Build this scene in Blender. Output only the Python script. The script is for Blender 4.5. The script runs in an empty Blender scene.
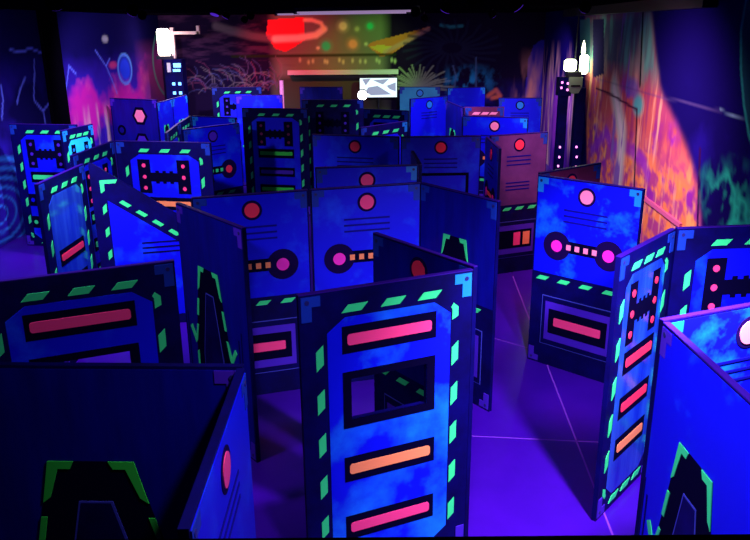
import bpy, bmesh, math, random
import numpy as np
from mathutils import Vector, Matrix
random.seed(5)
scene = bpy.context.scene
COL = scene.collection
PI = math.pi
PANEL_H = 2.0          # every maze panel is two metres tall
THICK = 0.034
CEIL = 3.75

# ------------------------------------------------------------------ materials
def principled(name, base=(0.5, 0.5, 0.5), rough=0.5, spec=0.4, metal=0.0):
    m = bpy.data.materials.new(name); m.use_nodes = True
    p = m.node_tree.nodes['Principled BSDF']
    p.inputs['Base Color'].default_value = (*base, 1)
    p.inputs['Roughness'].default_value = rough
    p.inputs['Specular IOR Level'].default_value = spec
    p.inputs['Metallic'].default_value = metal
    return m

def mottled(name, c0, c1, scale=3.0, lo=0.45, hi=0.7, rough=0.45, spec=0.4, detail=6.0, stretch=(1, 1, 1)):
    """paint with cloudy wear: two pigments mixed by object-space noise"""
    m = principled(name, c0, rough, spec)
    nt = m.node_tree; N = nt.nodes; L = nt.links
    p = N['Principled BSDF']
    tc = N.new('ShaderNodeTexCoord'); oi = N.new('ShaderNodeObjectInfo')
    mul = N.new('ShaderNodeMath'); mul.operation = 'MULTIPLY'; mul.inputs[1].default_value = 37.0
    L.new(oi.outputs['Random'], mul.inputs[0])
    comb = N.new('ShaderNodeCombineXYZ')
    for k in range(3): L.new(mul.outputs[0], comb.inputs[k])
    sc = N.new('ShaderNodeVectorMath'); sc.operation = 'MULTIPLY'; sc.inputs[1].default_value = stretch
    L.new(tc.outputs['Object'], sc.inputs[0])
    add = N.new('ShaderNodeVectorMath'); add.operation = 'ADD'
    L.new(sc.outputs[0], add.inputs[0]); L.new(comb.outputs[0], add.inputs[1])
    no = N.new('ShaderNodeTexNoise'); no.inputs['Scale'].default_value = scale
    no.inputs['Detail'].default_value = detail; no.inputs['Roughness'].default_value = 0.62
    L.new(add.outputs[0], no.inputs['Vector'])
    rp = N.new('ShaderNodeValToRGB')
    rp.color_ramp.elements[0].position = lo; rp.color_ramp.elements[0].color = (*c0, 1)
    rp.color_ramp.elements[1].position = hi; rp.color_ramp.elements[1].color = (*c1, 1)
    L.new(no.outputs['Fac'], rp.inputs['Fac']); L.new(rp.outputs['Color'], p.inputs['Base Color'])
    return m

def emission(name, color, strength):
    m = principled(name, color, 0.4)
    p = m.node_tree.nodes['Principled BSDF']
    p.inputs['Emission Color'].default_value = (*color, 1)
    p.inputs['Emission Strength'].default_value = strength
    return m

def painted(name, rough=0.95, spec=0.0):
    """wall paint read from the mesh's own mural colours"""
    m = principled(name, (0.1, 0.1, 0.1), rough, spec)
    nt = m.node_tree
    at = nt.nodes.new('ShaderNodeVertexColor'); at.layer_name = 'mural'
    nt.links.new(at.outputs['Color'], nt.nodes['Principled BSDF'].inputs['Base Color'])
    return m

M = dict(
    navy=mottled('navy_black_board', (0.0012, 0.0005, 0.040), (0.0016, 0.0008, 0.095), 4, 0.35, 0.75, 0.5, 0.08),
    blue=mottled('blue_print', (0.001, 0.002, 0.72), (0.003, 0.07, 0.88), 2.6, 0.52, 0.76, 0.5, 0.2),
    deep_shaded=mottled('deep_shaded_blue_print', (0.0006, 0.0010, 0.17), (0.001, 0.003, 0.30), 2.0, 0.4, 0.75, 0.45, 0.2, stretch=(3, 3, 0.5)),  # darker copy of the blue print, low light put into the colour
    acrylic=mottled('glossy_blue_print', (0.004, 0.02, 0.40), (0.02, 0.10, 0.55), 2.0, 0.35, 0.75, 0.12, 0.6, stretch=(4, 4, 0.5)),
    brown=mottled('brown_violet_print', (0.075, 0.016, 0.13), (0.12, 0.03, 0.19), 3.0, 0.4, 0.75, 0.45, 0.3),
    maroon=mottled('maroon_print', (0.10, 0.004, 0.05), (0.16, 0.008, 0.10), 3.0, 0.4, 0.75, 0.5, 0.3),
    teal=mottled('teal_print', (0.01, 0.22, 0.45), (0.02, 0.32, 0.55), 3.0, 0.4, 0.75, 0.5, 0.3),
    frame=principled('black_ink', (0.0012, 0.0005, 0.016), 0.7, 0.02),
    ring=principled('plum_ink', (0.006, 0.001, 0.045), 0.7, 0.03),
    green=principled('green_fluorescent_ink', (0.035, 0.82, 0.23), 0.5, 0.3),
    lime=principled('lime_fluorescent_ink', (0.03, 0.66, 0.05), 0.5, 0.3),
    pink=principled('pink_fluorescent_ink', (0.95, 0.05, 0.22), 0.5, 0.3),
    red=principled('red_fluorescent_ink', (0.90, 0.03, 0.09), 0.5, 0.3),
    rose=principled('lit_rose_fluorescent_ink', (0.95, 0.22, 0.40), 0.5, 0.3),  # red ink paled by strong light, brightness put into the colour
    magenta=principled('magenta_fluorescent_ink', (0.90, 0.02, 0.50), 0.5, 0.3),
    orange=principled('orange_fluorescent_ink', (0.95, 0.27, 0.10), 0.5, 0.3),
    cyan=principled('cyan_ink', (0.006, 0.20, 0.70), 0.45, 0.35),
    aqua=mottled('aqua_lit_print', (0.01, 0.45, 0.95), (0.02, 0.62, 0.98), 3, 0.4, 0.7, 0.5, 0.2),  # brightly lit copy of the blue print, light is in the pigment
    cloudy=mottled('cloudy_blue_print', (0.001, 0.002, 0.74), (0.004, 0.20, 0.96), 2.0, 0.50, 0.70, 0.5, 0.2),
    stained_lit=mottled('stained_lit_blue_print', (0.001, 0.004, 0.74), (0.006, 0.22, 0.96), 1.7, 0.42, 0.68, 0.5, 0.2),  # cyan clouds: print stains plus bright light painted in
    violet=principled('violet_ink', (0.05, 0.01, 0.45), 0.45, 0.35),
    dim=principled('shaded_cyan_ink', (0.004, 0.03, 0.34), 0.5, 0.2),  # darkened copy of the cyan for brackets in low light
    line=principled('pale_blue_ink', (0.04, 0.05, 0.45), 0.5, 0.3),
    slot=principled('slot_ink', (0.002, 0.001, 0.20), 0.6, 0.1),
    bolt=principled('bolt_ink', (0.01, 0.01, 0.12), 0.4, 0.5),
    edge=principled('lit_violet_edge', (0.022, 0.0015, 0.19), 0.45, 0.3),  # violet light caught on the board tops, painted as colour
    black=principled('matt_black_paint', (0.0018, 0.0012, 0.004), 0.95, 0.0),
    metal=principled('dark_metal', (0.03, 0.03, 0.05), 0.4, 0.5, 0.6),
    white=principled('white_paint', (0.75, 0.72, 0.75), 0.5, 0.3),
    uv=emission('blacklight_glass', (0.10, 0.02, 0.6), 0.6),
    tube=emission('dim_tube_glass', (0.45, 0.30, 0.55), 0.6),
    lamp=emission('warm_white_lamp', (1.0, 0.86, 0.72), 7.0),
    lampg=emission('greenish_white_lamp', (0.9, 1.0, 0.62), 6.0),
    led=emission('blue_white_led', (0.15, 0.45, 1.0), 2.5),
    ledp=emission('pink_led', (1.0, 0.25, 0.85), 2.5),
)

# ------------------------------------------------------------------ mesh helpers
def link(name, bm, mat, parent=None, smooth=False):
    me = bpy.data.meshes.new(name)
    bmesh.ops.recalc_face_normals(bm, faces=bm.faces)
    bm.to_mesh(me); bm.free()
    if smooth:
        for f in me.polygons: f.use_smooth = True
    me.materials.append(mat)
    o = bpy.data.objects.new(name, me); COL.objects.link(o)
    if parent: o.parent = parent
    return o

def box(bm, x0, x1, y0, y1, z0, z1):
    vs = [bm.verts.new((x, y, z)) for x in (x0, x1) for y in (y0, y1) for z in (z0, z1)]
    for q in ((0, 1, 3, 2), (4, 6, 7, 5), (0, 4, 5, 1), (2, 3, 7, 6), (0, 2, 6, 4), (1, 5, 7, 3)):
        bm.faces.new([vs[i] for i in q])

def prism(bm, pts, y0, y1):
    """outline in x,z pushed from depth y0 to y1"""
    a = [bm.verts.new((x, y0, z)) for x, z in pts]; b = [bm.verts.new((x, y1, z)) for x, z in pts]
    n = len(pts); bm.faces.new(a); bm.faces.new(b[::-1])
    for i in range(n):
        j = (i + 1) % n; bm.faces.new((a[j], a[i], b[i], b[j]))

def lathe(bm, prof, cx=0, cy=0, seg=20):
    """profile of (radius, z) turned about a vertical axis"""
    rings = []
    for r, z in prof:
        rings.append([bm.verts.new((cx + r * math.cos(2 * PI * k / seg), cy + r * math.sin(2 * PI * k / seg), z)) for k in range(seg)])
    for a, b in zip(rings, rings[1:]):
        for k in range(seg):
            bm.faces.new((a[k], a[(k + 1) % seg], b[(k + 1) % seg], b[k]))
    bm.faces.new(rings[0][::-1]); bm.faces.new(rings[-1])

def tube(bm, p, q, r, seg=12):
    p, q = Vector(p), Vector(q); d = (q - p).normalized()
    s = d.orthogonal().normalized(); t = d.cross(s)
    A = [bm.verts.new(p + r * (math.cos(2 * PI * k / seg) * s + math.sin(2 * PI * k / seg) * t)) for k in range(seg)]
    B = [bm.verts.new(q + r * (math.cos(2 * PI * k / seg) * s + math.sin(2 * PI * k / seg) * t)) for k in range(seg)]
    for k in range(seg): bm.faces.new((A[k], A[(k + 1) % seg], B[(k + 1) % seg], B[k]))
    bm.faces.new(A[::-1]); bm.faces.new(B)

def empty(name, loc, rz=0, label=None, cat=None, group=None):
    o = bpy.data.objects.new(name, None); COL.objects.link(o)
    o.location = loc; o.rotation_euler = (0, 0, rz); o.empty_display_size = 0.1
    if label: o['label'] = label
    if cat: o['category'] = cat
    if group: o['group'] = group
    return o

# ------------------------------------------------------------------ printed maze panels
def rect(x0, x1, z0, z1): return [(x0, z0), (x1, z0), (x1, z1), (x0, z1)]
def disc(cx, cz, r, n=28): return [(cx + r * math.cos(2 * PI * k / n), cz + r * math.sin(2 * PI * k / n)) for k in range(n)]
def rrect(x0, x1, z0, z1, r, n=4):
    out = []
    for cx, cz, a in ((x1 - r, z0 + r, -PI / 2), (x1 - r, z1 - r, 0), (x0 + r, z1 - r, PI / 2), (x0 + r, z0 + r, PI)):
        out += [(cx + r * math.cos(a + PI / 2 * k / n), cz + r * math.sin(a + PI / 2 * k / n)) for k in range(n + 1)]
    return out

class Panel:
    """one flat panel: its own empty, board, and the printed fittings on its front"""
    def __init__(self, a, b, label, side_mat='navy', edge='edge'):
        self.edge = edge
        a, b = Vector(a), Vector(b); d = (b - a); w = d.length - 0.024
        self.w, self.h = w, PANEL_H
        st = a + d.normalized() * 0.012
        self.root = empty('maze_panel', (st.x, st.y, 0), math.atan2(d.y, d.x), label, 'maze panel', 'printed maze panels')
        self.side = side_mat
    def P(self, u, v): return (u * self.w, v * self.h)
    def pts(self, uv): return [self.P(u, v) for u, v in uv]
    def put(self, name, polys, mat, depth, parent=None):
        bm = bmesh.new()
        for pl in polys: prism(bm, pl, 0.0015, -depth)
        return link(name, bm, M[mat], parent or self.root)
    def each(self, name, polys, mat, depth, parent=None):
        for pl in polys: self.put(name, [pl], mat, depth, parent)
    def R(self, u0, u1, v0, v1): return rect(u0 * self.w, u1 * self.w, v0 * self.h, v1 * self.h)
    def board(self, hole=None, outline=None, mat=None):
        bm = bmesh.new(); w, h = self.w, self.h
        if outline: prism(bm, self.pts(outline), 0, THICK)
        elif hole:
            u0, u1, v0, v1 = hole
            for r in ((0, u0, 0, 1), (u1, 1, 0, 1), (u0, u1, 0, v0), (u0, u1, v1, 1)): prism(bm, self.R(*r), 0, THICK)
        else: prism(bm, rect(0, w, 0, h), 0, THICK)
        b = link('board', bm, M[mat or self.side], self.root)
        if not outline:
            bm = bmesh.new(); box(bm, 0.0, w, 0.0, THICK, h, h + 0.006)
            link('top_edge', bm, M[self.edge], self.root)
        return b
    def bracket(self, u, v, sx, sz, mat='cyan', s=1.0):
        x, z = self.P(u, v); a, b, t = 0.115 * s, 0.15 * s, 0.062 * s
        q = [(0, 0), (a, 0), (a, t), (t, t), (t, b), (0, b)]
        o = self.put('corner_bracket', [[(x + sx * p, z + sz * r) for p, r in q]], mat, 0.006)
        self.put('bolt', [disc(x + sx * 0.035 * s, z + sz * 0.033 * s, 0.014 * s, 12)], 'bolt', 0.009, o)
    def brackets(self, top='dim', bottom=True, s=1.0, left=True, right=True):
        m = 0.012
        tl, tr = top if isinstance(top, tuple) else (top, top)
        if left: self.bracket(m / self.w, 1 - 0.006, 1, -1, tl, s)
        if right: self.bracket(1 - m / self.w, 1 - 0.006, -1, -1, tr, s)
        if bottom:
            self.bracket(m / self.w, 0.01, 1, 1, 'violet', s); self.bracket(1 - m / self.w, 0.01, -1, 1, 'violet', s)
    def dash(self, u, v, horiz, ln=0.165, th=0.046, sk=0.042):
        x, z = self.P(u, v); l, t = ln / 2, th / 2
        if horiz: return [(x - l, z - t), (x + l - sk, z - t), (x + l, z + t), (x - l + sk, z + t)]
        return [(x - t, z - l), (x + t, z - l + sk), (x + t, z + l), (x - t, z + l - sk)]
    def octagon(self, hole=None, mat='blue'):
        u0, u1, v0, v1 = 0.145, 0.865, 0.062, 0.916; cu, cv = 0.10, 0.042
        if not hole:
            pl = [self.pts([(u0 + cu, v0), (u1 - cu, v0), (u1, v0 + cv), (u1, v1 - cv), (u1 - cu, v1), (u0 + cu, v1), (u0, v1 - cv), (u0, v0 + cv)])]
        else:
            a0, a1, b0, b1 = hole
            pl = [self.pts([(u0, v0 + cv), (u0 + cu, v0), (a0, v0), (a0, v1), (u0 + cu, v1), (u0, v1 - cv)]),
                  self.pts([(a1, v0), (u1 - cu, v0), (u1, v0 + cv), (u1, v1 - cv), (u1 - cu, v1), (a1, v1)]),
                  self.pts([(a0, v0), (a1, v0), (a1, b0), (a0, b0)]), self.pts([(a0, b1), (a1, b1), (a1, v1), (a0, v1)])]
        self.put('printed_field', pl, mat, 0.003)
    def hazard_ring(self, mat='green'):
        pl = [self.dash(u, 0.942, True) for u in (0.30, 0.52, 0.735)] + [self.dash(u, 0.036, True) for u in (0.30, 0.52, 0.735)]
        for v in (0.80, 0.66, 0.515, 0.37, 0.225): pl.append(self.dash(0.102, v, False))
        for v in (0.735, 0.595, 0.455, 0.31, 0.165): pl.append(self.dash(0.897, v, False))
        x, z = self.P(0.893, 0.875)
        pl.append([(x - .02, z - .05), (x + .022, z - .03), (x + .022, z + .03), (x - .012, z + .06), (x - .03, z + .035), (x - .02, z + .02)])
        x, z = self.P(0.108, 0.09)
        pl.append([(x - .02, z + .05), (x + .02, z + .03), (x + .02, z), (x + .03, z - .03), (x + .01, z - .045), (x - .02, z - .01)])
        self.each('hazard_stripe', pl, mat, 0.004)
    def bar(self, v, mat, u0=0.225, u1=0.775, hh=0.043, pad=0.032):
        f = self.put('bar_frame', [self.R(u0, u1, v - hh, v + hh)], 'frame', 0.006)
        x0, x1 = u0 * self.w + pad, u1 * self.w - pad
        self.put('light_bar', [rrect(x0, x1, v * self.h - 0.035, v * self.h + 0.035, 0.018)], mat, 0.010, f)
    def vent(self, v0, v1, u0=0.29, u1=0.71, n=3, mat='slot'):
        s = (v1 - v0) / (n - 0.35)
        self.each('vent_slot', [self.R(u0, u1, v0 + k * s, v0 + k * s + 0.0085) for k in range(n)], mat, 0.006)
    def warn(self, u=0.5, v=0.926, mat='red', r=0.068, ring='ring'):
        x, z = self.P(u, v)
        o = self.put('disc_surround', [disc(x, z, r + 0.024)], ring, 0.006)
        self.put('warning_disc', [disc(x, z, r)], mat, 0.010, o)
    # ---- whole printed designs
    def window_design(self, mats=('pink', 'orange', 'pink'), stripe='green', field='blue', br='dim'):
        hole = (0.272, 0.722, 0.582, 0.718)
        self.board(hole); self.octagon(hole, field); self.hazard_ring(stripe)
        u0, u1, v0, v1 = 0.225, 0.772, 0.556, 0.742
        a0, a1, b0, b1 = hole
        self.put('window_frame', [self.R(u0, a0, v0, v1), self.R(a1, u1, v0, v1), self.R(a0, a1, v0, b0), self.R(a0, a1, b1, v1)], 'frame', 0.007)
        for v, m in zip((0.845, 0.412, 0.20), mats): self.bar(v, m)
        self.brackets(br)
    def ladder_design(self, bars=('pink', 'pink', 'orange'), dots='pink', field='blue', stripe='green', boxes=False, side=None, br='dim', gauges=True):
        self.board(mat=side); self.octagon(mat=field); self.hazard_ring(stripe)
        if gauges: self.gauges(dots)
        if boxes:
            self.bar(0.58, bars[0])
            for v, m in ((0.39, 'blue'), (0.205, 'green')):
                for u in (0.20, 0.76):
                    f = self.put('box_frame', [self.R(u - 0.055, u + 0.055, v - 0.05, v + 0.05)], 'frame', 0.006)
                    self.put('box_light', [disc(*self.P(u, v), 0.036, 8)], m, 0.010, f)
        else:
            for v, m in zip((0.585, 0.41, 0.245), bars): self.bar(v, m)
        self.brackets(br)
    def gauges(self, dots):
        for u in (0.285, 0.70):
            c = self.put('gauge_column', [self.R(u - 0.066, u + 0.066, 0.655, 0.882)], 'frame', 0.006)
            for v in (0.842, 0.766, 0.69): self.put('indicator_dot', [disc(*self.P(u, v), 0.027, 16)], dots, 0.010, c)
        tp = [(0.351, 0.735)]
        for k in range(3):
            c = 0.42 + 0.075 * k
            tp += [(c - 0.018, 0.735), (c - 0.018, 0.722), (c + 0.018, 0.722), (c + 0.018, 0.735)]
        tp += [(0.634, 0.735), (0.634, 0.795)]
        for k in range(3)[::-1]:
            c = 0.42 + 0.075 * k
            tp += [(c + 0.018, 0.795), (c + 0.018, 0.808), (c - 0.018, 0.808), (c - 0.018, 0.795)]
        tp += [(0.351, 0.795)]
        self.put('gauge_crossbar', [self.pts(tp)], 'frame', 0.006)
    def reactor_design(self, disc_mat='red', dots='magenta', squares='orange', bar='pink', field='blue', lower='bar', vents=1, barbell=True, br='dim', box=None):
        self.board()
        self.put('printed_field', [self.R(0.012, 0.988, 0.505, 0.995)], field, 0.003)
        self.warn(mat=disc_mat)
        self.vent(0.785, 0.862)
        if vents == 2: self.vent(0.61, 0.675)
        if barbell:
            k = self.put('gauge_link', [self.R(0.30, 0.70, 0.632, 0.692)], 'frame', 0.005)
            for u in (0.36, 0.445, 0.53, 0.615):
                x, z = self.P(u, 0.661); self.put('square_light', [rect(x - 0.024, x + 0.024, z - 0.027, z + 0.027)], squares, 0.010, k)
            for u in (0.24, 0.748):
                c = self.put('dial_ring', [disc(*self.P(u, 0.658), 0.148)], 'ring', 0.007)
                self.put('dial_light', [disc(*self.P(u, 0.658), 0.06)], dots, 0.011, c)
        if box:
            u0, u1, v0, v1 = box
            f = self.put('screen_frame', [self.R(u0, u1, v0, v1)], 'frame', 0.007)
            s = self.put('screen', [self.R(u0 + .04, u1 - .04, v0 + .02, v1 - .02)], 'blue', 0.010, f)
        self.each('hazard_stripe', [self.dash(u, 0.476, True, 0.15, 0.042) for u in (0.115, 0.335, 0.555, 0.78)] , 'green', 0.006)
        o = self.put('lower_frame', [self.R(0.125, 0.875, 0.115, 0.385)], 'line', 0.003)
        self.put('lower_panel', [self.R(0.132, 0.868, 0.119, 0.381)], 'navy', 0.005, o)
        self.put('lower_inset', [self.R(0.165, 0.835, 0.145, 0.355)], 'violet', 0.007, o)
        self.put('lower_screen', [self.R(0.205, 0.795, 0.185, 0.318)], 'frame', 0.009, o)
        if lower == 'bar':
            x0, x1 = 0.262 * self.w, 0.738 * self.w
            self.put('light_bar', [rrect(x0, x1, 0.252 * self.h - 0.045, 0.252 * self.h + 0.045, 0.012)], bar, 0.012, o)
        else:
            for u, m in ((0.53, 'pink'), (0.70, 'orange')):
                self.put('light_bar', [self.R(u - 0.06, u + 0.06, 0.205, 0.30)], m, 0.012, o)
        self.brackets(br)
    def door_design(self, field='deep_shaded', stripe='green', br='violet'):
        self.board()
        self.put('printed_field', [self.R(0.012, 0.988, 0.01, 0.995)], field, 0.003)
        c = 0.455
        # dark outer A shape with splayed feet
        self.put('door_arch', [self.pts([(c - .15, .762), (c + .15, .762), (c + .275, .40), (c + .275, .02), (c - .275, .02), (c - .275, .40)])], 'frame', 0.005)
        g = 0.022 / self.w; t = 0.03 / self.w; tv = 0.016
        L = [(c - .150, .762), (c - .060, .762), (c - .075, .742), (c - .118, .742), (c - .158, .665), (c - .187, .650)]
        pl = [L, [(2 * c - x, z) for x, z in L][::-1]]
        def leg(v0, v1):
            f = lambda v: 0.150 + 0.125 * (0.762 - v) / 0.362
            return [(c - f(v0), v0), (c - f(v0) + t, v0), (c - f(v1) + t, v1), (c - f(v1), v1)]
        for v0, v1 in ((0.53, 0.61),):
            q = leg(v0, v1); pl += [q, [(2 * c - x, z) for x, z in q][::-1]]
        F = [(c - .243, .485), (c - .218, .485), (c - .258, .405), (c - .285, .388), (c - .365, .455), (c - .335, .468), (c - .280, .422)]
        pl += [F, [(2 * c - x, z) for x, z in F][::-1]]
        for v0, v1 in ((0.28, 0.36), (0.12, 0.2)):
            q = [(c - .275, v0), (c - .275 + t, v0 + .01), (c - .275 + t, v1), (c - .275, v1 - .01)]
            pl += [q, [(2 * c - x, z) for x, z in q][::-1]]
        self.each('hazard_stripe', [self.pts(q) for q in pl], stripe, 0.009)
        lw = 0.006 / self.w
        o = [(c - .06, .655), (c + .06, .655), (c + .16, .36), (c + .16, .03), (c - .16, .03), (c - .16, .36)]
        self.put('door_leaf', [self.pts(o)], 'line', 0.007)
        o2 = [(c - .052, .650), (c + .052, .650), (c + .15, .36), (c + .15, .035), (c - .15, .035), (c - .15, .36)]
        self.put('door_inset', [self.pts(o2)], 'navy', 0.009)
        for s in (-1, 1):
            self.each('rib', [self.R(c + s * .40 - .006, c + s * .40 + .006, 0.05, 0.52), self.R(c + s * .44 - .006, c + s * .44 + .006, 0.05, 0.56)], 'navy', 0.006)
        self.brackets(br)
    def gate_design(self):
        """dark upper half with a small lit archway, striped waist and boxed lower half"""
        self.board()
        self.put('printed_field', [self.R(0.012, 0.988, 0.505, 0.995)], 'deep_shaded', 0.003)
        c = 0.49
        self.put('door_arch', [self.pts([(c - .15, .79), (c + .15, .79), (c + .25, .52), (c - .25, .52)])], 'frame', 0.005)
        L = [(c - .150, .79), (c - .060, .79), (c - .075, .77), (c - .118, .77), (c - .158, .70), (c - .180, .685)]
        self.each('hazard_stripe', [self.pts(q) for q in (L, [(2 * c - x, z) for x, z in L][::-1])] + [self.dash(u, 0.476, True, 0.15, 0.042) for u in (0.115, 0.335, 0.555, 0.78)], 'green', 0.009)
        o = self.put('lower_frame', [self.R(0.125, 0.875, 0.115, 0.385)], 'line', 0.003)
        self.put('lower_panel', [self.R(0.132, 0.868, 0.119, 0.381)], 'navy', 0.005, o)
        self.put('lower_inset', [self.R(0.165, 0.835, 0.145, 0.355)], 'violet', 0.007, o)
        self.put('lower_screen', [self.R(0.205, 0.795, 0.185, 0.318)], 'frame', 0.009, o)
        self.brackets('dim')
    def wing_design(self, cut):
        """sloped top: the right-hand upper corner is cut away on a diagonal"""
        self.board(outline=[(0, 0), (1, 0), (1, cut), (0.03, 1), (0, 1)])
        k = (1 - cut) / 0.97
        top = lambda u, off: 1 - off - k * (u - 0.03)
        self.put('printed_field', [self.pts([(0.14, 0.06), (0.96, 0.06), (0.96, top(.96, .17)), (0.20, top(.20, .17)), (0.14, top(.14, .17))])], 'blue', 0.003)
        pl = []
        sl = -k * self.h / self.w; n = math.hypot(1, sl); dx, dz = 1 / n, sl / n; px_, pz = -dz, dx
        for j in range(5):
            u = 0.30 + 0.148 * j
            x, z = self.P(u, top(u, 0.128)); l, t = 0.066, 0.022
            pl.append([(x - l * dx - t * px_, z - l * dz - t * pz), (x + (l - .02) * dx - t * px_, z + (l - .02) * dz - t * pz), (x + l * dx + t * px_, z + l * dz + t * pz), (x - (l - .02) * dx + t * px_, z - (l - .02) * dz + t * pz)])
        x, z = self.P(0.085, top(0.085, 0.075))
        pl.append([(x, z), (x + .19, z), (x + .165, z - .042), (x + .045, z - .042), (x + .045, z - .12), (x, z - .15)])
        for v in (0.735, 0.60, 0.465, 0.33, 0.195): pl.append(self.dash(0.105, v, False, 0.13, 0.045))
        self.each('hazard_stripe', pl, 'green', 0.005)
        self.vent(0.455, 0.535, 0.42, 0.93, 3, 'navy')
        self.bracket(0.012, 0.01, 1, 1, 'violet'); self.bracket(0.988, 0.01, -1, 1, 'violet')
    def hex_design(self):
        self.board()
        self.put('printed_field', [self.R(0.02, 0.98, 0.02, 0.99)], 'deep_shaded', 0.003)
        for v, m in ((0.825, 'rose'), (0.55, 'violet')):
            x, z = self.P(0.62, v)
            o = self.put('hexagon_surround', [disc(x, z, 0.21, 6)], 'frame', 0.006)
            self.put('hexagon_light', [disc(x, z, 0.145, 6)], m, 0.010, o)
        x, z = self.P(0.2, 0.663)
        o = self.put('dial_ring', [disc(x, z, 0.115)], 'frame', 0.006)
        self.put('dial_light', [disc(x, z, 0.06)], 'deep_shaded', 0.010, o)
        self.each('hazard_stripe', [self.dash(u, 0.3, True) for u in (0.15, 0.37, 0.6, 0.83)], 'green', 0.006)
        self.brackets('violet')

# ---- the maze, from the viewing deck towards the far wall
q = Panel((-1.949, 3.074), (-0.576, 3.027), 'dark unlit blue panel with green-edged archway in the lower left foreground', edge='navy'); q.door_design('deep_shaded', 'lime')
q = Panel((-0.562, 1.890), (-0.576, 3.027), 'nearest end-on panel at bottom, its right face lit, narrow red disc seen edge-on', edge='navy'); q.reactor_design(disc_mat='pink', barbell=False)
q = Panel((-2.403, 4.158), (-1.280, 4.638), 'dim panel at left edge with dull green stripes and wide crimson bar'); q.window_design(('pink', 'violet', 'pink'))
q = Panel((-0.440, 3.939), (0.613, 4.398), 'large bright panel front centre with cut-out window and three pink and orange bars'); q.window_design(field='stained_lit', br=('dim', 'cyan'))
q = Panel((-0.020, 5.288), (0.619, 4.438), 'dark panel folding back from the right corner of the front window panel'); q.reactor_design(field='deep_shaded')
q = Panel((-1.621, 6.503), (-0.601, 6.823), 'blue panel behind the front window panel, left of its pair, red disc above dial'); q.reactor_design()
q = Panel((-0.601, 6.823), (0.456, 7.104), 'blue panel behind the front window panel, right of its pair, pink disc'); q.reactor_design(disc_mat='pink')
q = Panel((-1.709, 6.329), (-0.980, 5.433), 'dark slanted panel with green archway marks left of the twin dial panels'); q.door_design()
q = Panel((0.437, 7.105), (1.057, 6.263), 'dark slanted archway panel along the left side of the violet aisle'); q.gate_design()
q = Panel((-0.639, 7.957), (0.484, 8.085), 'bright blue panel just behind the right twin dial panel, pink disc at its rim'); q.reactor_design(disc_mat='pink', br=('dim', 'cyan'))
q = Panel((0.444, 9.048), (0.484, 8.085), 'end-on panel with violet top edge meeting the bright blue panel at its right'); q.door_design()
q = Panel((-0.876, 10.581), (0.353, 10.258), 'dark blue mid-maze panel with dim red disc, right of the tall ladder panel'); q.reactor_design()
q = Panel((0.353, 10.258), (1.467, 10.288), 'mid-maze panel with red disc, slots and framed screen, left of the end-on panel'); q.reactor_design(barbell=False, box=(0.12, 0.86, 0.52, 0.752))
q = Panel((1.501, 10.189), (1.516, 9.145), 'end-on panel with thin red disc standing left of the brownish panel'); q.reactor_design()
q = Panel((1.575, 10.281), (2.453, 10.633), 'brownish violet panel with two slot groups and pink and orange twin bars low'); q.reactor_design(field='brown', vents=2, barbell=False, lower='twin')
q = Panel((1.674, 7.538), (2.467, 8.114), 'dark brownish panel peeking out behind the bright dial panel, before the orange mural'); q.reactor_design(field='maroon')
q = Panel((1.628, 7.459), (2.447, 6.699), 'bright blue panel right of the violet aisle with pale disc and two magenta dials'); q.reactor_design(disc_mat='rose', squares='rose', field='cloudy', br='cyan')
q = Panel((1.573, 4.622), (2.203, 5.329), 'glossy slanted panel at right edge of aisle with red and orange bars'); q.ladder_design(('red', 'red', 'orange'), 'red', field='acrylic')
q = Panel((2.203, 5.329), (3.414, 5.465), 'panel at right edge with green stripes and column of three pink dots'); q.ladder_design()
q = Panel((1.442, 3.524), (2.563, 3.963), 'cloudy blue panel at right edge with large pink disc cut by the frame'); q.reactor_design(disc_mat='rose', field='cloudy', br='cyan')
q = Panel((1.442, 3.524), (1.487, 2.386), 'vivid blue panel in the lower right corner with bright green archway marks'); q.door_design('blue')
q = Panel((-3.247, 7.164), (-3.218, 8.326), 'glossy narrow panel at left with smeared green reflections, beside the sloped panel'); q.ladder_design(('red', 'pink', 'red'), 'green', field='acrylic', gauges=False)
q = Panel((-3.20, 8.36), (-2.06, 8.66), 'panel with diagonally sloped top and bright green stripes along its slope'); q.wing_design(0.590)
q = Panel((-5.803, 12.105), (-4.631, 11.899), 'far left ladder panel beside the left wall with green bar'); q.ladder_design(('green', 'blue', 'green'), 'violet', boxes=True)
q = Panel((-4.600, 11.187), (-4.421, 12.011), 'small brilliant cyan end-on panel right of the far left ladder panel'); q.ladder_design(('pink', 'green', 'green'), 'cyan', field='aqua', br='cyan')
q = Panel((-3.564, 8.887), (-3.467, 10.105), 'dim narrow striped panel joining the left end of the ladder panel with orange bar'); q.ladder_design(('green', 'green', 'green'))
q = Panel((-3.467, 10.105), (-2.120, 9.847), 'ladder panel with six pink dots and orange bar above the sloped panel'); q.ladder_design(('orange', 'pink', 'orange'))
q = Panel((-2.820, 11.186), (-2.101, 11.980), 'dim panel with blue disc and small red dial left of the tall ladder panel'); q.reactor_design(disc_mat='violet', dots='red', squares='green')
q = Panel((-5.719, 16.662), (-4.525, 16.089), 'dark panel with glowing pink hexagon before the magenta left mural'); q.hex_design()
q = Panel((-4.344, 15.425), (-4.263, 16.293), 'bright blue narrow panel just right of the hexagon panel'); q.door_design('blue', br='cyan')
q = Panel((-4.263, 16.293), (-4.174, 17.262), 'bright cyan-blue narrow panel under the left lamp tower, second from the hexagon panel'); q.door_design('blue', br='cyan')
q = Panel((-2.95, 10.82), (-3.05, 11.92), 'narrow panel with bright stripes behind the six-dot ladder panel, nearer of its line'); q.ladder_design(field='blue')
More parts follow.
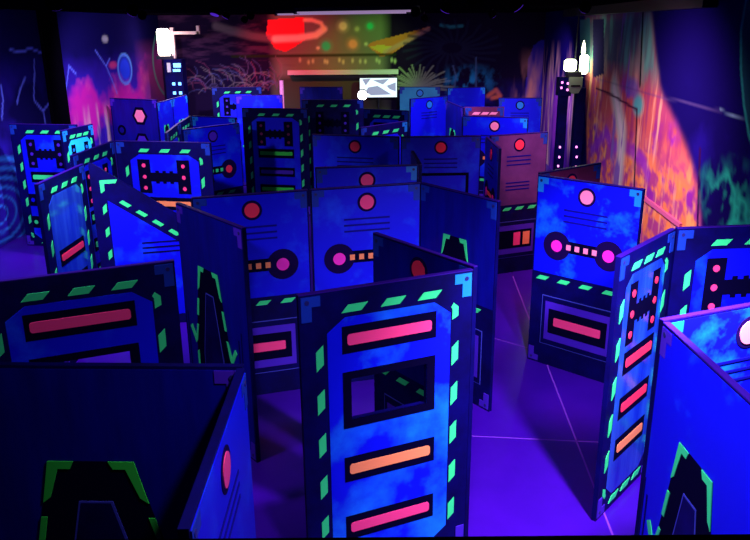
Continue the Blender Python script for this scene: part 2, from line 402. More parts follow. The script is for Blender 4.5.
q = Panel((-3.05, 11.92), (-3.11, 13.03), 'narrow end-on panel behind the six-dot ladder panel, farther of its line'); q.ladder_design(field='blue')
q = Panel((-3.111, 13.028), (-2.284, 12.673), 'blue low-lit panel left behind the tall ladder panel with pale corner bracket'); q.door_design('blue', br='cyan')
q = Panel((-2.472, 14.299), (-1.200, 14.018), 'tall dark ladder panel with two green bars and one blue bar'); q.ladder_design(('lime', 'violet', 'lime'), 'maroon')
q = Panel((-4.046, 19.263), (-2.802, 19.453), 'far blue panel with white dashes under the feathery mural'); q.ladder_design(('violet', 'violet', 'violet'), 'violet', field='blue')
q = Panel((-3.036, 16.899), (-2.002, 17.052), 'far blue panel just behind the top of the tall green-bar ladder panel'); q.door_design('blue')
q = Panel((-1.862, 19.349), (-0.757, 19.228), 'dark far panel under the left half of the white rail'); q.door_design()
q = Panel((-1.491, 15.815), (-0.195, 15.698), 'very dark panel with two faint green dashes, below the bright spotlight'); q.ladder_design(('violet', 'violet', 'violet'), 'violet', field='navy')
q = Panel((-0.194, 13.937), (0.624, 13.532), 'dark striped far panel with cut-out window right of the bright spotlight'); q.window_design(('violet', 'violet', 'violet'))
q = Panel((-0.204, 11.244), (0.541, 12.058), 'panel with brilliant aqua dashes and cyan bracket below the lit screen'); q.ladder_design(br=('dim', 'cyan'))
q = Panel((0.630, 19.076), (1.656, 18.963), 'far teal panel right of the lit screen under the pale painted plant'); q.reactor_design(disc_mat='cyan', field='teal', barbell=False)
q = Panel((0.750, 15.834), (1.590, 16.457), 'far blue panel with cyan disc and aqua dashes right of the screen'); q.reactor_design(disc_mat='cyan', barbell=False)
q = Panel((1.773, 18.635), (2.743, 18.844), 'far blue panel with pale cyan patches, right of the teal panel'); q.door_design('blue', br='cyan')
q = Panel((1.444, 15.335), (1.627, 13.965), 'far end-on archway panel with white-green marks beside the pink disc panel'); q.door_design('deep_shaded', 'green')
q = Panel((1.666, 14.141), (2.411, 14.079), 'far dark red panel with two pale dashes'); q.ladder_design(field='maroon', side='maroon', stripe='rose')
q = Panel((1.466, 12.688), (2.506, 12.326), 'blue panel with bright pink disc in front of the dark red panel'); q.reactor_design(disc_mat='rose', br=('dim', 'cyan'))
q = Panel((2.569, 15.893), (3.480, 15.809), 'far right blue panel with cyan disc and slots by the root-like mural'); q.reactor_design(disc_mat='cyan', barbell=False, vents=2)


# ------------------------------------------------------------------ room shell with its murals
def fbm(shape, cells, seed, octaves=4):
    rng = np.random.default_rng(seed); H, W = shape; out = np.zeros(shape); amp = 1; tot = 0
    cz, cx = cells
    for o in range(octaves):
        g = rng.random((int(cz) + 3, int(cx) + 3))
        z = np.linspace(0, cz, H)[:, None] * np.ones((1, W)); x = np.linspace(0, cx, W)[None, :] * np.ones((H, 1))
        zi, xi = z.astype(int), x.astype(int); fz, fx = z - zi, x - xi
        fz = fz * fz * (3 - 2 * fz); fx = fx * fx * (3 - 2 * fx)
        out += amp * ((g[zi, xi] * (1 - fx) + g[zi, xi + 1] * fx) * (1 - fz) + (g[zi + 1, xi] * (1 - fx) + g[zi + 1, xi + 1] * fx) * fz)
        tot += amp; amp *= 0.55; cz *= 2; cx *= 2
    return out / tot

class Mural:
    """paint on a wall: a grid of pigment colours over (run along the wall, height)"""
    def __init__(self, s0, s1, step, base):
        self.s0, self.s1 = s0, s1
        self.n = int((s1 - s0) / step) + 1; self.m = int(CEIL / step) + 1
        self.S = np.linspace(s0, s1, self.n)[None, :] * np.ones((self.m, 1))
        self.Z = np.linspace(0, CEIL, self.m)[:, None] * np.ones((1, self.n))
        self.img = np.ones((self.m, self.n, 3)) * np.array(base)
    def mix(self, mask, col):
        mask = np.clip(mask, 0, 1)[..., None]; self.img = self.img * (1 - mask) + np.asarray(col) * mask
    def blob(self, s, z, rs, rz, col, a=1.0, soft=0.5):
        d = np.sqrt(((self.S - s) / rs) ** 2 + ((self.Z - z) / rz) ** 2); self.mix(a * np.clip((1 - d) / soft, 0, 1), col)
    def ring(self, s, z, rs, rz, wd, col, a=1.0):
        d = np.sqrt(((self.S - s) / rs) ** 2 + ((self.Z - z) / rz) ** 2); self.mix(a * np.clip(1.5 - abs(d - 1) / wd, 0, 1), col)
    def line(self, pts, wd, col, a=1.0):
        best = np.full(self.S.shape, 1e9)
        for (s0, z0), (s1, z1) in zip(pts, pts[1:]):
            dx, dz = s1 - s0, z1 - z0; L2 = dx * dx + dz * dz + 1e-9
            t = np.clip(((self.S - s0) * dx + (self.Z - z0) * dz) / L2, 0, 1)
            best = np.minimum(best, np.hypot(self.S - s0 - t * dx, self.Z - z0 - t * dz))
        self.mix(a * np.clip(1.6 - best / wd, 0, 1), col)
    def poly(self, pts, soft=0.0):
        """inside test, returns a mask"""
        ins = np.zeros(self.S.shape, bool); n = len(pts)
        for i in range(n):
            (x0, y0), (x1, y1) = pts[i], pts[(i + 1) % n]
            c = ((y0 > self.Z) != (y1 > self.Z)) & (self.S < (x1 - x0) * (self.Z - y0) / (y1 - y0 + 1e-12) + x0)
            ins ^= c
        return ins.astype(float)
    def noise(self, cs, cz, seed, oc=4):
        return fbm(self.S.shape, (CEIL / cz, (self.s1 - self.s0) / cs), seed, oc)
    def wall(self, name, place, mat):
        verts = []; Wd = self.n
        for j in range(self.m):
            for i in range(self.n): verts.append(place(self.S[j, i], self.Z[j, i]))
        faces = [(j * Wd + i, j * Wd + i + 1, (j + 1) * Wd + i + 1, (j + 1) * Wd + i) for j in range(self.m - 1) for i in range(Wd - 1)]
        me = bpy.data.meshes.new(name); me.from_pydata(verts, [], faces)
        ca = me.color_attributes.new('mural', 'FLOAT_COLOR', 'POINT')
        rgba = np.ones((self.m * Wd, 4), np.float32); rgba[:, :3] = np.clip(self.img, 0, 1).reshape(-1, 3)
        ca.data.foreach_set('color', rgba.ravel())
        me.materials.append(mat)
        o = bpy.data.objects.new(name, me); COL.objects.link(o); o['kind'] = 'structure'
        return o

mural_paint = painted('mural_paint')
RX = lambda y: 3.37 + 0.057 * y
LX = lambda y: -6.88 + 0.057 * y
BACK = 21.0

# right wall: fiery waterfall mural on a midnight blue ground
m = Mural(-0.9, BACK, 0.03, (0.006, 0.003, 0.10))
n1 = m.noise(0.55, 0.5, 1); n2 = m.noise(0.16, 0.35, 2); n3 = m.noise(0.30, 0.9, 3)
m.mix((n1 - .42) * 2.2 * (m.S < 11) * np.clip((2.9 - m.Z) / 1.4, 0, 1), (0.015, 0.006, 0.30))
fall = m.poly([(16.026, 3.516), (11.580, 3.622), (11.095, 2.941), (10.702, 2.488), (10.086, 2.217), (9.435, 1.923), (8.956, 1.576), (8.613, 0.983), (9.013, 0.078), (16.509, -2.683), (14.709, 0.704), (15.405, 2.088)])
fx = fall.copy()
for k in range(6):
    fx[:, 1:-1] = (fx[:, :-2] + fx[:, 1:-1] + fx[:, 2:]) / 3; fx[1:-1] = (fx[:-2] + fx[1:-1] + fx[2:]) / 3
grain = m.noise(0.26, 0.17, 4, 3); broad = m.noise(0.35, 0.7, 5)
upper = np.clip((m.Z - 2.45) / 0.4, 0, 1); low = np.clip((1.95 - m.Z) / 0.5, 0, 1)
m.mix(fx, (0.62, 0.13, 0.13))
m.mix(fx * upper, (0.12, 0.14, 0.20))
m.mix(fx * upper * np.clip((m.noise(0.25, 1.2, 6) - .45) * 4, 0, 1), (0.15, 0.50, 0.38))
m.mix(fx * upper * np.clip((n3 - .52) * 6, 0, 1) * np.clip((3.3 - m.Z) / .6, 0, 1), (0.40, 0.34, 0.28))
m.mix(fx * low, (0.45, 0.07, 0.30))
m.mix(fx * low * np.clip((grain - .42) * 6, 0, 1), (0.95, 0.30, 0.10))
m.mix(fx * low * np.clip((m.noise(0.24, 0.30, 8, 3) - .58) * 7, 0, 1), (0.98, 0.50, 0.16))
m.mix(fx * np.clip((m.noise(0.4, 0.35, 9) - .60) * 7, 0, 1) * (1 - upper), (0.30, 0.03, 0.45))
m.line([(14.507, 1.129), (13.936, 1.403), (13.542, 1.601), (12.964, 1.405), (12.416, 1.555), (11.687, 1.539), (11.231, 1.492), (10.865, 1.335)], 0.10, (0.32, 0.04, 0.60), 0.9)
flow = np.clip((m.noise(0.20, 1.1, 16) - .52) * 7, 0, 1)
m.mix(fx * flow * (1 - upper) * np.clip((m.Z - 1.2) / .5, 0, 1) * 0.75, (0.34, 0.04, 0.20))
m.mix(fx * np.clip((m.noise(0.16, 0.9, 17) - .60) * 8, 0, 1) * (1 - upper) * 0.8, (0.95, 0.55, 0.35))
for a, c in ((0, (0.80, 0.78, 0.62)), (1, (0.45, 0.62, 0.55)), (2, (0.85, 0.80, 0.75))):
    m.line([(13.250, 2.389), (12.859, 2.058), (12.467, 1.695), (12.420, 1.207), (12.467, 0.604)], 0.22 - 0.07 * a, c, 0.75)
m.mix(fx * np.clip((n3 - .55) * 8, 0, 1) * (abs(m.S - 12.744) < 0.35), (0.25, 0.15, 0.50))
m.blob(*(11.719, 2.252), 0.35, 0.22, (0.05, 0.55, 0.55), 0.9)
m.blob(*(12.137, 2.474), 0.5, 0.20, (0.10, 0.12, 0.60), 0.7)
# purple base left of the fall and the root-like figure at the far end
m.mix(np.clip((m.S - 16.293) * 2, 0, 1) * np.clip((2.3 - m.Z) * 2, 0, 1), (0.10, 0.02, 0.40))
root = np.clip((m.S - 16.2) * 1.2, 0, 1)
rt = m.noise(0.30, 1.6, 11); rf = m.noise(0.5, 1.0, 12)
m.mix(root * np.clip((rt - .47) * 5, 0, 1) * np.clip((3.1 - m.Z) * 1.0, 0, 1), (0.62, 0.34, 0.42))
m.mix(root * np.clip((rf - .5) * 6, 0, 1) * np.clip((2.6 - m.Z), 0, 1), (0.26, 0.04, 0.55))
m.mix(root * np.clip((rt - .60) * 9, 0, 1) * np.clip((2.8 - m.Z) * 1.0, 0, 1), (0.85, 0.62, 0.50))
# dark framed recess above the tower, panel joints, pale seam, teal splash and arc
m.mix(m.poly([(16.522, 3.520), (15.574, 3.550), (15.204, 2.545), (16.127, 2.453)]), (0.05, 0.16, 0.20))
m.mix(m.poly([(15.293, 3.511), (14.400, 3.539), (14.049, 2.575), (14.904, 2.450)]), (0.03, 0.025, 0.10))
m.line([(11.931, 3.600), (11.716, 2.550)], 0.035, (0.002, 0.002, 0.01))
m.line([(11.746, 2.175), (11.487, 0.982)], 0.03, (0.02, 0.004, 0.03))
m.line([(8.968, 1.996), (8.705, 0.957)], 0.03, (0.03, 0.004, 0.08))
m.line([(14.587, 2.287), (13.345, 2.263), (11.746, 2.175)], 0.018, (0.06, 0.01, 0.06))
m.line([(14.646, 2.448), (11.680, 2.449), (9.142, 2.493), (8.463, 2.506)], 0.012, (0.10, 0.07, 0.25), 0.5)
m.line([(8.522, 2.510), (8.154, 2.496), (7.797, 2.506)], 0.010, (0.20, 0.40, 0.60), 0.9)
m.mix(m.poly([(8.219, 3.655), (8.244, 3.361), (8.106, 2.964), (7.913, 2.625), (7.672, 2.350), (6.667, 2.487), (7.055, 3.619)]) * 0.8, (0.015, 0.10, 0.13))
m.line([(8.219, 3.655), (8.244, 3.361), (8.106, 2.964), (7.913, 2.625), (7.693, 2.347), (7.409, 2.141)], 0.02, (0.03, 0.42, 0.36), 0.9)
wisp = np.clip(1 - abs(m.noise(0.5, 0.5, 14) - .5) / .10, 0, 1) + np.clip((m.noise(0.3, 0.35, 15) - .55) * 5, 0, 1) * 0.7
m.mix(wisp * np.clip(1.25 - np.hypot((m.S - 7.740) / 1.0, (m.Z - 1.610) / 0.42), 0, 1), (0.02, 0.55, 0.36))
m.wall('wall_right', lambda s, z: (RX(s), s, z), mural_paint)

# left wall: storm and magenta nebula
m = Mural(-0.9, BACK, 0.04, (0.006, 0.004, 0.07))
n1 = m.noise(0.9, 0.7, 21); n2 = m.noise(0.5, 0.5, 22)
m.mix(np.clip((n1 - .40) * 2.5, 0, 1) * np.clip((3.1 - m.Z) / 1.3, 0, 1), (0.03, 0.012, 0.50))
neb = np.clip((m.S - 14.993) * 3, 0, 1)
m.mix(neb * np.clip((2.9 - m.Z) / .8, 0, 1) * 0.8, (0.05, 0.015, 0.50))
bz = np.clip(1 - abs(m.Z - 1.75 - 0.9 * np.clip((m.S - 17.5) / 4, 0, 1) * 0.7 - (n1 - .5) * 1.3) / 0.50, 0, 1)
m.mix(neb * bz * 1.3, (0.55, 0.015, 0.36))
m.mix(neb * np.clip((n2 - .55) * 5, 0, 1) * bz, (0.80, 0.10, 0.40))
m.mix(neb * np.clip((m.S - 19) / 1.5, 0, 1) * np.clip(1.2 - abs(m.Z - 2.0), 0, 1), (0.45, 0.06, 0.25))
fl = np.clip((m.noise(0.22, 1.3, 23) - .50) * 6, 0, 1) * np.clip(1 - abs(m.S - 16.494) / 1.3, 0, 1) * np.clip((1.95 - m.Z) * 2, 0, 1)
m.mix(fl, (0.75, 0.50, 0.48))
m.blob(*(18.323, 2.521), 0.42, 0.33, (0.02, 0.05, 0.85), 1, 0.4)
m.ring(*(18.323, 2.521), 0.42, 0.33, 0.10, (0.10, 0.25, 0.95), 0.9)
m.blob(*(17.340, 3.211), 0.22, 0.10, (0.5, 0.5, 0.55), 0.8)
m.blob(*(17.628, 2.645), 0.3, 0.1, (0.7, 0.05, 0.2), 0.7)
for pts in ([(16.737, 2.996), (17.226, 2.643), (17.474, 2.326), (17.680, 2.023)], [(17.500, 2.802), (17.226, 2.643)], [(15.134, 2.291), (15.400, 2.732), (15.669, 2.563)], [(12.799, 2.555), (12.788, 2.314), (12.671, 2.032)], [(13.616, 2.616), (13.385, 2.429), (13.220, 2.224)],
            [(13.951, 2.646), (13.821, 2.219), (14.094, 1.996), (14.411, 2.129)], [(13.253, 3.097), (13.644, 3.053), (13.945, 3.111), (14.435, 2.992)], [(14.028, 2.903), (13.961, 2.559)], [(14.094, 1.996), (14.133, 1.737)]):
    m.line(pts, 0.017, (0.12, 0.16, 0.95), 0.9)
for k in range(6):
    m.ring(*(12.144, 0.511), 0.25 + 0.28 * k, 0.14 + 0.15 * k, 0.035 + 0.05 / (k + 1), (0.03, 0.22, 0.85), 0.8)
m.ring(21.816, 2.55, 1.5, 1.0, 0.03, (0.15, 0.55, 0.40), 0.8)
m.wall('wall_left', lambda s, z: (LX(s), s, z), mural_paint)

# far wall: planets, comet and pale plants on black
m = Mural(LX(BACK), RX(BACK), 0.03, (0.014, 0.006, 0.035))
n1 = m.noise(0.7, 0.5, 31); st = m.noise(0.5, 0.12, 32)
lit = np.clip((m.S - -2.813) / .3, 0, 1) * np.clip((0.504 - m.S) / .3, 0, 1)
m.mix(lit, (0.20, 0.20, 0.16))  # paler ground where the stage lights fall, their light painted in
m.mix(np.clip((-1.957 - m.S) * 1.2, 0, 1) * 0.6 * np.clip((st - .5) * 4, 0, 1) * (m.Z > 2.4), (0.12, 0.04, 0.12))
m.mix(lit * np.clip((2.237 - m.Z) * 6, 0, 1), (0.07, 0.07, 0.05))  # painted light dimmed below the shelf
m.mix(m.poly([(-2.773, 3.611), (-1.819, 3.678), (-1.814, 3.097), (-2.060, 2.946), (-2.334, 2.794), (-2.597, 2.873), (-2.847, 3.207)]), (0.90, 0.04, 0.06))
ringpts = [(-4.158, 3.471), (-3.743, 3.341), (-3.220, 3.210), (-2.612, 3.129), (-1.998, 3.149), (-1.517, 3.222), (-1.300, 3.372), (-1.375, 3.524), (-1.610, 3.601), (-1.795, 3.603)]
m.line(ringpts[:5], 0.09, (0.22, 0.15, 0.20), 0.6); m.line(ringpts[3:7], 0.075, (0.95, 0.80, 0.60), 0.95); m.line(ringpts[6:], 0.045, (0.95, 0.85, 0.45), 0.95)
for (s, z), r, c in (((-0.794, 3.444), .13, (0.85, 0.80, 0.50)), ((-0.078, 3.438), .10, (0.05, 0.65, 0.35)), ((-1.259, 2.939), .14, (0.05, 0.75, 0.35)), ((-0.537, 2.985), .14, (0.90, 0.38, 0.22)), ((-0.424, 3.365), .07, (.5, .5, .3)), ((-0.190, 2.982), .05, (.6, .6, .4)), ((-1.474, 2.890), .05, (.7, .7, .5))):
    m.blob(s, z, r * 1.7, r * 1.7, c, 0.45, 0.8); m.blob(s, z, r, r, c, 1, 0.4)
m.mix(m.poly([(-0.137, 2.930), (-0.029, 3.032), (1.565, 3.425), (0.504, 2.720), (0.209, 2.644)]) * 0.85, (0.85, 0.22, 0.06))
m.mix(m.poly([(-0.110, 2.904), (0.131, 2.954), (0.504, 2.925), (0.290, 2.721)]) * 0.8, (0.72, 0.55, 0.10))
m.line([(0.317, 2.773), (0.851, 3.025), (1.460, 3.350)], 0.05, (0.65, 0.30, 0.28), 0.7)
m.line([(1.804, 3.448), (2.043, 3.396), (2.361, 3.419)], 0.035, (0.05, 0.35, 0.40), 0.8)
m.line([(-3.786, 2.690), (0.585, 2.706)], 0.03, (0.02, 0.03, 0.01), 0.9)
for k in range(14):
    s, z = (-1.967, 2.584); m.blob(s + 0.2 * k + 0.07 * math.sin(9 * k), z - 0.06 * abs(math.sin(5 * k)), 0.05, 0.09, (0.75, 0.80, 0.45), 0.8, 0.9)
rng = random.Random(3)
for k in range(70):     # feathery strokes low on the left
    s, z = (-3.841, 1.867); s += rng.uniform(-1.1, 1.3); z += rng.uniform(-0.1, 0.35); a = rng.uniform(0.3, 2.6)
    ln = rng.uniform(.2, .7); c = rng.choice([(0.30, 0.22, 0.26), (0.16, 0.12, 0.30), (0.30, 0.06, 0.16), (0.10, 0.10, 0.34)])
    m.line([(s + ln * t * math.cos(a + t), z + ln * t * math.sin(a + t)) for t in (0, .33, .66, 1)], 0.012, c, 0.4)
for k in range(26):     # pale plant behind the screen
    s, z = (1.210, 1.772); a = PI * (0.06 + 0.88 * k / 25); ln = 0.75 + 0.15 * math.sin(k * 2.3)
    m.line([(s + ln * t * math.cos(a) * 1.2, z + ln * (t * math.sin(a) * 1.0 - 0.22 * t * t)) for t in (0, .3, .6, .85, 1)], 0.018, (0.42, 0.46, 0.30), 0.75)
for k in range(22):     # dim spiky star in the dark upper right
    s, z = (2.109, 2.861); a = 2 * PI * k / 22
    m.line([(s + t * math.cos(a + .3 * t), z + .55 * t * math.sin(a + .3 * t)) for t in (.3, .8, 1.3)], 0.03, (0.022, 0.022, 0.07), 0.7)
fz = np.clip((m.noise(.22, .35, 36) - .52) * 7, 0, 1) * np.clip(1 - abs(m.S - 2.562) / 1.0, 0, 1) * np.clip(1 - abs(m.Z - 1.973) / .5, 0, 1)
m.mix(fz * 1.3, (0.03, 0.36, 0.75))
for pts in ([(2.189, 1.764), (2.234, 2.133), (2.147, 2.395)], [(2.760, 2.598), (2.787, 1.760)]): m.line(pts, 0.02, (0.12, 0.20, 0.40), 0.7)
for pts in ([(3.120, 1.597), (3.331, 1.755), (3.447, 1.595), (3.231, 1.543)],): m.line(pts, 0.05, (0.90, 0.18, 0.08), 0.9)
m.mix(np.clip((m.S - 0.720) * 1.0, 0, 1) * np.clip((2.1 - m.Z) * 1.2, 0, 1) * 0.7 * np.clip((n1 - .3) * 3, 0, 1), (0.02, 0.015, 0.40))
arch = m.poly([(4.122, 1.214), (4.159, 2.535), (4.299, 2.920), (4.478, 3.047), (4.985, 3.043), (5.109, 1.205)])
m.mix(arch * 0.8, (0.03, 0.02, 0.45))
m.mix(np.clip((m.noise(.25, 1.3, 35) - .5) * 6, 0, 1) * np.clip(1 - abs(m.S - 4.242) / .55, 0, 1) * np.clip((2.9 - m.Z), 0, 1), (0.70, 0.28, 0.25))
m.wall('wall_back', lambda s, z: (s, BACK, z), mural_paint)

# floor with faint joints, black ceiling, wall behind the deck
fm = mottled('violet_floor', (0.031, 0.001, 0.28), (0.048, 0.0014, 0.37), 1.3, 0.35, 0.75, 0.33, 0.4)
bm = bmesh.new(); f = [bm.verts.new(v) for v in ((LX(-.9), -.9, 0), (RX(-.9), -.9, 0), (RX(BACK), BACK, 0), (LX(BACK), BACK, 0))]; bm.faces.new(f)
o = link('floor', bm, fm); o['kind'] = 'structure'
for i, (a, b) in enumerate((((1.923, 9.272), (1.685, 4.930)), ((0.821, 5.843), (2.052, 5.707)), ((1.424, 7.959), (2.673, 6.910)))):
    bm = bmesh.new(); a, b = Vector((*a, 0.001)), Vector((*b, 0.001)); d = (b - a).normalized(); a = a - 1.0 * d; b = b + 0.8 * d; s = Vector((-d.y, d.x, 0)) * 0.007
    bm.faces.new([bm.verts.new(v) for v in (a - s, b - s, b + s, a + s)])
    o = link('trim_%d' % (i + 1), bm, M['floor_joint'] if 'floor_joint' in M else M.setdefault('floor_joint', principled('floor_joint', (0.22, 0.04, 0.60), 0.5))); o['kind'] = 'structure'
bm = bmesh.new(); bm.faces.new([bm.verts.new(v) for v in ((LX(-.9), -.9, CEIL), (LX(BACK), BACK, CEIL), (RX(BACK), BACK, CEIL), (RX(-.9), -.9, CEIL))])
o = link('ceiling', bm, M['black']); o['kind'] = 'structure'
bm = bmesh.new(); bm.faces.new([bm.verts.new(v) for v in ((LX(-.9), -.9, 0), (RX(-.9), -.9, 0), (RX(-.9), -.9, CEIL), (LX(-.9), -.9, CEIL))])
o = link('wall_front', bm, M['black']); o['kind'] = 'structure'
# pilaster breaking the left murals, soffit beams, rail of the right mural
bm = bmesh.new(); y0 = 14.350; y1 = 15.033; box(bm, 0, 0.07, 0, y1 - y0, 0, CEIL)
o = link('trim_4', bm, M['black']); o.location = (LX(y0) - 0.01, y0, 0); o.rotation_euler = (0, 0, -math.atan(0.057)); o['kind'] = 'structure'
bm = bmesh.new(); box(bm, 0, 0.16, 9.0, 17.6, 3.60, CEIL)
o = link('trim_5', bm, M['metal']); o.location = (RX(0) - 0.17, 0, 0); o.rotation_euler = (0, 0, -math.atan(0.057)); o['kind'] = 'structure'
a, b = (10.889, 0.973), (9.265, 1.011)
bm = bmesh.new(); box(bm, -0.035, 0, b[0], a[0], -0.03, 0.03)
o = link('trim_6', bm, M['pinkrail'] if 'pinkrail' in M else M.setdefault('pinkrail', principled('pink_rail', (0.75, 0.16, 0.40), 0.5)))
o.location = (RX(0), 0, (a[1] + b[1]) / 2); o.rotation_euler = (0, 0, -math.atan(0.057)); o['kind'] = 'structure'

# viewing deck rail below the camera
bm = bmesh.new(); box(bm, -1.15, 1.15, 0.62, 0.746, 2.76, 2.856)
r0 = empty('deck_rail', (0, 0, 0), 0, 'dark horizontal rail of the viewing deck along the bottom of the view', 'rail')
link('handrail', bm, M['navy'], r0)
for x in (-1.1, 1.1):
    bm = bmesh.new(); box(bm, x - .04, x + .04, 0.64, 0.72, 0, 2.76); link('post', bm, M['navy'], r0)

# ---- fittings on and before the far wall
sx0, sz0 = (-2.288, 2.301); sx1, _ = (0.666, 2.199)
t = empty('wall_shelf', (sx0, BACK - 0.02, sz0 - 0.03), 0, 'long pale rail shelf across the far wall above the lit screen', 'shelf')
bm = bmesh.new(); box(bm, 0, sx1 - sx0, -0.26, 0, -0.06, 0.06); link('shelf_board', bm, M['white'], t)
for x in (0.15, (sx1 - sx0) / 2, sx1 - sx0 - 0.15):
    bm = bmesh.new(); box(bm, x - .02, x + .02, -0.2, 0, -0.09, -0.06); link('shelf_bracket', bm, M['metal'], t)
# screen
x0, z1 = (-0.362, 2.115); x1, z0 = (0.626, 1.618)
t = empty('display_screen', (x0, BACK - 0.30, z0), 0, 'glowing white and grey screen with angular pattern under the pale shelf', 'screen')
bm = bmesh.new(); box(bm, -.02, x1 - x0 + .02, 0, 0.1, -.02, z1 - z0 + .01); link('casing', bm, M['black'], t)
bm = bmesh.new(); box(bm, 0, x1 - x0, -0.012, 0, 0, z1 - z0); g = link('lit_panel', bm, emission('screen_white', (0.72, 0.85, 1.0), 1.15), t)
bm = bmesh.new(); tube(bm, ((x1 - x0) / 2, 0.06, -z0 + .02), ((x1 - x0) / 2, 0.06, -.01), 0.025); link('stand', bm, M['metal'], t)
bm = bmesh.new(); lathe(bm, [(.22, -z0), (.22, -z0 + .015), (.04, -z0 + .03)], (x1 - x0) / 2, 0.02); link('base', bm, M['metal'], t)
sw, sh = x1 - x0, z1 - z0; gm = emission('screen_grey', (0.30, 0.30, 0.52), 0.75)
pl = [[(.06, .95), (.30, .98), (.16, .62)], [(.34, .90), (.80, .96), (.62, .66)], [(.22, .52), (.48, .60), (.86, .14), (.30, .10), (.16, .30)], [(.72, .60), (.97, .78), (.97, .30), (.80, .42)]]
bm = bmesh.new()
for q_ in pl: prism(bm, [(u * sw, v * sh) for u, v in q_], -0.012, -0.016)
link('screen_pattern', bm, gm, g)
# bright spotlight under the screen
x, z = (-0.300, 1.652); yb = 18.6; x *= yb / BACK; z = 3.427 + (z - 3.427) * yb / BACK
t = empty('spotlight', (x, yb, 0), 0, 'blinding white spotlight on a stand left below the lit screen', 'spotlight')
bm = bmesh.new(); tube(bm, (0, 0, 0.03), (0, 0, z - .12), 0.02); link('stand', bm, M['metal'], t)
bm = bmesh.new(); lathe(bm, [(.18, 0), (.18, .02), (.03, .03)]); link('base', bm, M['metal'], t)
bm = bmesh.new(); tube(bm, (0, 0.16, z), (0, -0.02, z), 0.13, 20); link('lamp_housing', bm, M['metal'], t)
bm = bmesh.new(); bmesh.ops.create_uvsphere(bm, u_segments=18, v_segments=12, radius=0.115); bmesh.ops.translate(bm, verts=bm.verts, vec=(0, -0.05, z)); link('bulb', bm, emission('spot_bulb', (1, 0.97, 1), 9), t, True)
spot_pos = (x, yb - 0.25, z)
# thin pink pole at the left of the mural
x, _ = (-2.492, 1.670); yp = 18.0; x *= yp / BACK
o = None
bm = bmesh.new(); tube(bm, (0, 0, 0), (0, 0, 2.25), 0.05); lathe(bm, [(.14, 0), (.14, .03), (.05, .04)])
o = link('pole', bm, principled('pink_pole_paint', (0.75, 0.22, 0.45), 0.4)); o.location = (x, yp, 0); o['label'] = 'thin pink pole standing left of the dark panel under the pale shelf'; o['category'] = 'pole'

# ---- lamp towers
t = empty('lamp_tower', (-5.10, 19.3, 0), 0, 'dark tower with tall white lamp and blue lights in the far left corner', 'lamp tower')
bm = bmesh.new(); box(bm, -0.02, 0.42, -0.2, 0.2, 0, 2.70); link('column', bm, M['navy'], t)
bm = bmesh.new(); box(bm, -0.20, 0.20, -0.16, 0.18, 2.70, 2.78); link('lamp_shelf', bm, M['metal'], t)
bm = bmesh.new(); lathe(bm, [(.12, 2.78), (.155, 2.83), (.155, 3.36), (.12, 3.42)], -0.03, 0, 18); link('lamp', bm, M['lamp'], t, True)
bm = bmesh.new(); box(bm, 0.16, 0.24, -0.06, 0.06, 2.72, 3.44); box(bm, 0.18, 0.86, -0.05, 0.05, 3.28, 3.35); box(bm, 0.80, 0.87, -0.05, 0.05, 3.28, 3.48)
link('lamp_arm', bm, principled('pale_pipe', (0.6, 0.42, 0.45), 0.4), t)
bm = bmesh.new(); box(bm, 0.06, 0.14, -0.24, -0.2, 2.40, 2.62); link('junction_box', bm, M['white'], t)
for zz, hh, xs in ((2.56, .05, (0.30,)), (2.44, .03, (0.28,)), (2.12, .035, (0.18, 0.33)), (1.90, .035, (0.18, 0.33)), (1.66, .035, (0.18, 0.33)), (1.42, .035, (0.18, 0.33))):
    for xx in xs:
        bm = bmesh.new(); w_ = .09 if hh != .035 else .035; box(bm, xx - w_, xx + w_, -0.215, -0.2, zz - hh, zz + hh); link('status_light', bm, M['led'], t)

t = empty('lamp_tower', (3.72, 15.2, 0), 0, 'dark robot-like tower with twin glaring lamps against the right wall', 'lamp tower')
bm = bmesh.new(); box(bm, -0.06, 0.10, -0.1, 0.1, 0, 2.45); box(bm, -0.11, 0.15, -0.14, 0.14, 0, .1); box(bm, -.1, .14, -.14, .14, 2.10, 2.45); link('column', bm, M['navy'], t)
bm = bmesh.new(); box(bm, 0.26, 0.44, -0.1, 0.1, 0, 2.25); link('column', bm, M['navy'], t)
bm = bmesh.new(); prism(bm, [(.07, 2.22), (.16, 2.14), (.28, 2.16), (.34, 2.28), (.34, 2.46), (.08, 2.46)], -0.16, 0.14); hd = link('head', bm, principled('olive_grey', (0.22, 0.28, 0.20), 0.5), t)
bm = bmesh.new(); box(bm, .12, .30, -.172, -.16, 2.28, 2.31); link('face_slot', bm, M['black'], hd)
bm = bmesh.new(); box(bm, 0.06, 0.32, -0.14, 0.14, 2.46, 2.56); link('lamp_shelf', bm, M['metal'], t)
bm = bmesh.new(); lathe(bm, [(.08, 2.56), (.12, 2.60), (.12, 2.75), (.08, 2.79)], 0.12, 0, 18); link('lamp', bm, M['lampg'], t, True)
bm = bmesh.new(); lathe(bm, [(.05, 2.50), (.085, 2.54), (.085, 2.84), (.05, 2.87)], 0.40, 0.05, 18); link('lamp', bm, M['lampg'], t, True)
bm = bmesh.new(); lathe(bm, [(.03, 2.87), (.042, 2.95), (.03, 3.05), (.005, 3.14)], 0.37, 0.05, 12); link('lamp_tip', bm, M['lampg'], t, True)
bm = bmesh.new(); tube(bm, (0.22, 0.06, 2.8), (0.24, 0.06, CEIL - 0.02), 0.012); link('cable', bm, M['metal'], t)
